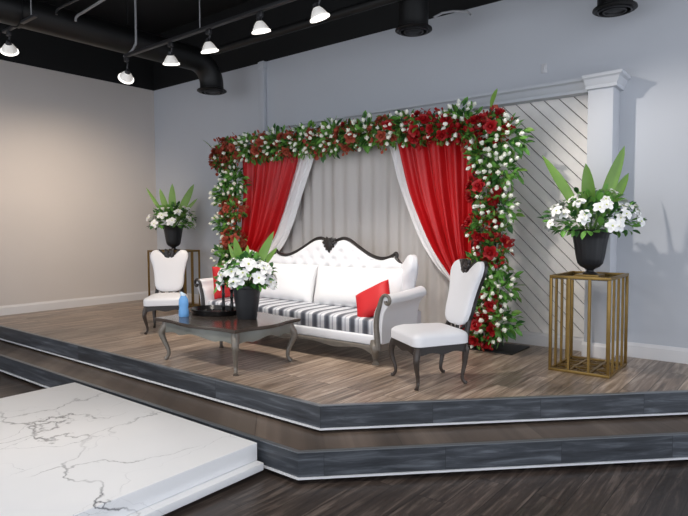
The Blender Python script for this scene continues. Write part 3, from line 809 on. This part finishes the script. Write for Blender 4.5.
rose_r=rose_mesh('red_rose',M_rose); rose_b=rose_mesh('rust_rose',M_rust); budo=bud_mesh('white_flower',M_bud)
for q in (rose_r,rose_b,budo): COL.objects.unlink(q)
def put(name,data,p,d,s,spin):
    o=bpy.data.objects.new(name,data); COL.objects.link(o); o.parent=arch; o.matrix_local=zmat(d,p,spin,s); return o
# clusters along left column, beam, right column: (x, z, kind)
CL=[]
for i,z in enumerate([.18,.40,.62,.84,1.08,1.30,1.50,1.70,1.90]): CL.append((-1.86+.10*(-1)**i,z,'RWRWRWRWW'[i] if i<9 else 'W'))
for x,z,k in [(-1.99,2.20,'R'),(-1.92,2.33,'R'),(-1.72,2.34,'R'),(-1.42,2.33,'W'),(-1.16,2.32,'R'),(-.90,2.33,'W'),(-.66,2.31,'R'),(-.40,2.34,'W'),(-.18,2.29,'M'),(.06,2.33,'W'),(.30,2.31,'R'),(.54,2.33,'W'),(.80,2.31,'R'),(1.04,2.33,'W'),(1.26,2.30,'R'),(1.52,2.28,'R'),(1.74,2.32,'W'),(1.90,2.18,'R'),(2.08,2.23,'R'),(2.20,2.10,'W')]: CL.append((x,z,k))
for x,z,k in [(2.00,1.96,'W'),(2.16,1.80,'W'),(2.0,1.60,'R'),(2.14,1.42,'W'),(1.98,1.24,'R'),(2.10,1.04,'R'),(2.0,.84,'W'),(2.14,.66,'W'),(2.0,.46,'R'),(2.12,.30,'W'),(1.98,.20,'R')]: CL.append((x,z,k))
buds=[]; roses=[]
for ci,(x,z,k) in enumerate(CL):
    z=max(z,.2)
    o=bpy.data.objects.new('foliage',fol[ci%5]); COL.objects.link(o); o.parent=arch
    side=abs(x)>1.9
    o.location=(x,0,z); o.rotation_euler=(0,rn.uniform(-.5,.5),0); s=rn.uniform(.95,1.1)*(.86 if k=='R' else 1.04); o.scale=(s,s*.9,s)
    if k!='W':
        o=bpy.data.objects.new('filler_blossoms',fil[ci%2+(2 if x<.9 else 0)]); COL.objects.link(o); o.parent=arch; o.location=(x,-.01,z); o.rotation_euler=(0,rn.uniform(-3,3),0)
    nr={'R':5,'W':0,'M':3}[k]; nb={'R':2,'W':17,'M':8}[k]
    def rdir():
        while True:
            d=Vector((rn.uniform(-1,1),-rn.uniform(.15,1),rn.uniform(-1,1)))
            if .3<d.length<1: return d.normalized()
    used=[]
    for i in range(nr):
        for _ in range(12):
            d=rdir()
            if all((d-e).length>.62 for e in used): break
        used.append(d)
        p=Vector((x,0,z))+Vector((d.x*.16,d.y*.19,d.z*.145)); p.z=max(p.z,.09)
        roses.append((p,d,rn.uniform(.85,1.1),'rust' if x<.1 else ('rust' if (x<1.2 and rn.random()<.55) else 'red')))
    for i in range(nb):
        for _ in range(12):
            d=rdir()
            if all((d-e).length>.30 for e in used): break
        used.append(d)
        p=Vector((x,0,z))+Vector((d.x*.195,d.y*.20,d.z*.175)); p.z=max(p.z,.06)
        buds.append((p,d,rn.uniform(.62,.88)))
for p,d,s,c in roses: put('red_rose' if c=='red' else 'rust_rose', rose_r.data if c=='red' else rose_b.data, p,d,s,rn.uniform(0,6))
camp=Vector((9.08-4.55,-6.0+.58,1.26))
buds.sort(key=lambda b:(b[0]-camp).length)
for p,d,s in buds[:100]: put('white_flower',budo.data,p,d,s,rn.uniform(0,6))
rest=MB(); bv=[v.co.copy() for v in budo.data.vertices]; bfa=[list(q.vertices) for q in budo.data.polygons]
for p,d,s in buds[100:]: rest.add(bv,bfa,0,zmat(d,p,rn.uniform(0,6),s))
if rest.v: tag(rest.build('white_flowers',M_bud,arch,ang=60),kind='stuff')
# a few long blades sticking out of the top
for (x,z,d,L) in [(2.10,2.40,(.35,-.25,.9),.20),(-2.1,2.36,(-.5,-.3,.8),.22),(1.3,2.30,(.2,-.95,-.2),.24),(-.66,2.22,(-.1,-.9,-.4),.22),(2.2,1.2,(.8,-.4,.5),.24),(1.95,1.42,(.5,-.8,.6),.26)]:
    vs,f=leaf_vs(L,.05,-.2,.3,6); MB().add(vs,f,0,dirmat(d,(x,-.12,z))).build('long_leaf',M_leafC,arch,ang=80)

# ------------------------------------------------------------------ ceiling: ducts, conduit, track and lamps
def duct(label,x,yend,zf,r,zc,y0=-9.0):
    t=thing('air_duct',(x,yend,zf),0,label,'air duct','black ceiling ducts')
    R_=r*1.9; cz=zc-zf
    pts=[(0,y0-yend,cz)]+[(0,yy,cz) for yy in (-3,-1.2)]
    pts+= [(0,-R_+R_*sin(a),cz-R_+R_*cos(a)) for a in [radians(q) for q in range(0,91,10)]]
    pts+= [(0,0,.06)]
    MB().tube(pts,r,24,ref=(1,0,0)).build('pipe',M_duct,t)
    for yy in (-1.3,-2.6,-3.9):
        MB().tube([(0,yy-.02,cz),(0,yy+.02,cz)],r+.012,24,ref=(1,0,0)).build('seam_band',M_duct,t)
    MB().lathe([(r*.7,.09),(r*.98,.09),(r*1.02,.03),(r*1.25,.015),(r*1.27,0),(r*1.15,-.01),(r*.8,.005),(r*.4,-.012),(r*.15,-.016),(.001,-.016)],32).build('diffuser',M_duct,t)
    for yy in (-1.3,-2.6,-3.9): MB().tube([(0,yy,cz+r),(0,yy,4.6-zf)],.006,6).build('hanger_rod',M_duct,t)
    for k in range(2): MB().lathe([(r*(.95-.3*k),0),(r*(.98-.3*k),-.02),(r*(.90-.3*k),-.022),(r*(.88-.3*k),0)],32).build('ring',M_rail,t)
duct('black round duct turning down to a flanged outlet near the room corner',2.34,-.60,3.20,.165,3.60)
duct('black round duct with a round diffuser hanging above the middle of the arch',5.84,-.80,3.27,.15,3.85)
duct('black round duct outlet cut by the top edge above the right flower stand',7.68,-.42,3.16,.145,3.85)
tag(MB().tube([(2.9,-1.0,3.57),(12,-1.0,3.57)],.05,10).build('ceiling_pipe',M_duct),'long black pipe under the ceiling running parallel to the grey wall','pipe')
tag(MB().tube([(5.97,-.62,3.42),(6.03,-.55,3.47),(6.10,-.45,3.50),(6.22,-.35,3.50),(6.25,-.34,3.46)],.012,8).build('conduit',M_cable),'thin curved grey conduit beside the middle ceiling diffuser','conduit')

tag(MB().tube(spline([(2.62,-2.71,3.56),(2.66,-2.71,3.61),(3.0,-2.74,3.61),(4.6,-2.9,3.61),(4.7,-2.9,3.75),(4.7,-2.9,4.6)],5,False),.014,8).build('conduit',M_cable),'bright slanting conduit under the ceiling above the left duct','conduit')
tag(MB().tube(spline([(2.66,-2.94,3.56),(2.70,-2.94,3.61),(3.1,-2.94,3.61),(4.4,-2.94,3.61),(4.5,-2.94,3.75),(4.5,-2.94,4.6)],5,False),.012,8).build('conduit',M_rail),'dim slanting conduit near the top left corner, left of the bright one','conduit')
tk=thing('light_track',(2.6,-2.1,3.32),0,'dark track rail hung on thin cables, carrying the row of spotlights','light track')
MB().box((3.2,0,.0),(6.4,.045,.035),.004).build('rail',M_rail,tk)
for x in (1.43,4.2): MB().tube([(x,0,.015),(x,0,1.27)],.006,6).build('cable',M_cable,tk)
pts=spline([(-.03,0,.0),(.10,0,.02),(.20,0,.08),(.235,0,.22),(.235,0,1.27)],6,False)
MB().tube(pts,.013,8).build('feed_conduit',M_cable,tk)
tk2=thing('light_track',(2.2,-3.2,3.46),0,'short dark track rail at the far left of the ceiling','light track')
MB().box((.15,0,0),(.8,.04,.03),.004).build('rail',M_rail,tk2)
for x in (.45,): MB().tube([(x,0,.015),(x,0,1.13)],.006,6).build('cable',M_cable,tk2)

def lamp(label,x,y,z,ztrack,aim,energy,col,cone=70,blend=.9,size=.09):
    t=thing('spotlight',(x,y,z),0,label,'spotlight','spotlights on the ceiling tracks')
    d=(Vector(aim)-Vector((x,y,z))).normalized()
    up=ztrack-z
    MB().box((0,0,up-.045),(.07,.035,.05),.006).tube(spline([(0,0,up-.06),(.02,.0,up*.55),(0,0,.06)],4,False),.010,6).build('bracket',M_rail,t)
    M=zmat(d,(0,0,0))
    MB().lathe([(.001,-.075),(.022,-.075),(.026,-.05),(.035,-.04)],16,M=M).build('socket',M_rail,t)
    MB().lathe([(.028,-.045),(.050,-.02),(.076,.025),(.082,.05),(.076,.052),(.068,.028),(.044,-.015),(.028,-.04)],20,M=M).build('shade',M_lglass,t)
    MB().lathe([(.068,.042),(.090,.044),(.092,.058),(.072,.060)],20,M=M).build('glass_rim',M_halo,t)
    MB().lathe([(.001,-.03),(.018,-.02),(.030,.0),(.030,.012),(.001,.022)],14,M=M).build('bulb',M_bulb,t)
    L=bpy.data.lights.new('spot_beam','SPOT'); L.energy=energy; L.color=lin(col); L.spot_size=radians(cone); L.spot_blend=blend; L.shadow_soft_size=size
    o=bpy.data.objects.new('spot_beam',L); COL.objects.link(o); o.parent=t
    o.matrix_local=Matrix.Translation(d*.075)@d.to_track_quat('-Z','Y').to_matrix().to_4x4()
WARM=(255,235,212); NEUT=(255,247,238); COOL=(240,244,255)
ZR=3.32
lamp('spotlight at the free end of the long track, nearest the room corner',2.62,-2.1,3.09,ZR,(0,-1.3,1.1),115,WARM,85)
lamp('second spotlight along the long track from the room corner',3.51,-2.1,3.12,ZR,(2.6,-1.2,.3),130,WARM,75)
lamp('spotlight on the long track between two hanging cables, right of the corner duct',4.17,-2.1,3.13,ZR,(4.2,-1.4,.2),130,NEUT,75)
lamp('spotlight on the long track seen from the side against the dark pipe',4.94,-2.1,3.17,ZR,(5.0,-1.4,.2),130,NEUT,75)
lamp('spotlight on the long track nearest the top middle of the photo',5.67,-2.1,3.13,ZR,(6.2,-1.2,.3),140,NEUT,85)
lamp('spotlight on the far left track near the beige wall',2.08,-3.2,3.27,3.46,(0,-2.1,1.1),105,WARM,90)
# the further spotlights of the same row, out of frame to the right
lamp('spotlight on the long track, next beyond the top edge of the photo',6.52,-2.1,3.17,ZR,(8.4,0,1.1),130,NEUT,62,.8,.05)

tk_fill=thing('light_track',(2.4,-5.0,3.46),0,'added dark track rail over the lower floor, unseen, out towards the shop front','light track')  # unseen track and spots added to brighten the floors and marble
MB().box((3.0,0,0),(6.8,.04,.03),.004).build('rail',M_rail,tk_fill)
for x in (.2,3.0,5.8): MB().tube([(x,0,.015),(x,0,1.13)],.006,6).build('cable',M_cable,tk_fill)
for i,(x,aim) in enumerate(((2.9,(3.6,-4.0,-.2)),(4.4,(4.6,-4.2,-.2)),(6.0,(5.6,-2.6,0)),(7.6,(7.6,-3.6,-.3)))):
    lamp(('first','second','third','fourth')[i]+' added spotlight of the unseen track over the lower floor, counted from the beige wall',x,-5.0,3.25,3.46,aim,120,NEUT,95,.9,.12)

# ------------------------------------------------------------------ daylight from the open shop front and camera
Wd=bpy.data.worlds.new('World'); SC.world=Wd; Wd.use_nodes=True
nt=Wd.node_tree; bg=nt.nodes['Background']
bg.inputs['Color'].default_value=(.86,.91,1.0,1); bg.inputs['Strength'].default_value=1.5

cx,cy,cz=9.079,-6.015,1.26; yaw,pit,roll,f=.6748,.0543,-.0053,581.05
fw=Vector((-sin(yaw)*cos(pit),cos(yaw)*cos(pit),-sin(pit))); rt=Vector((cos(yaw),sin(yaw),0)); up=rt.cross(fw)
r2=rt*cos(roll)+up*sin(roll); u2=-rt*sin(roll)+up*cos(roll)
cam=bpy.data.cameras.new('Camera'); co_=bpy.data.objects.new('Camera',cam); COL.objects.link(co_)
co_.matrix_world=Matrix(((r2.x,u2.x,-fw.x,cx),(r2.y,u2.y,-fw.y,cy),(r2.z,u2.z,-fw.z,cz),(0,0,0,1)))
cam.sensor_fit='HORIZONTAL'; cam.sensor_width=36; cam.lens=36*f/688; cam.clip_start=.05
SC.camera=co_
vs=SC.view_settings; vs.view_transform='Standard'; vs.look='None'; vs.exposure=0.32; vs.gamma=1.0; vs.use_curve_mapping=False
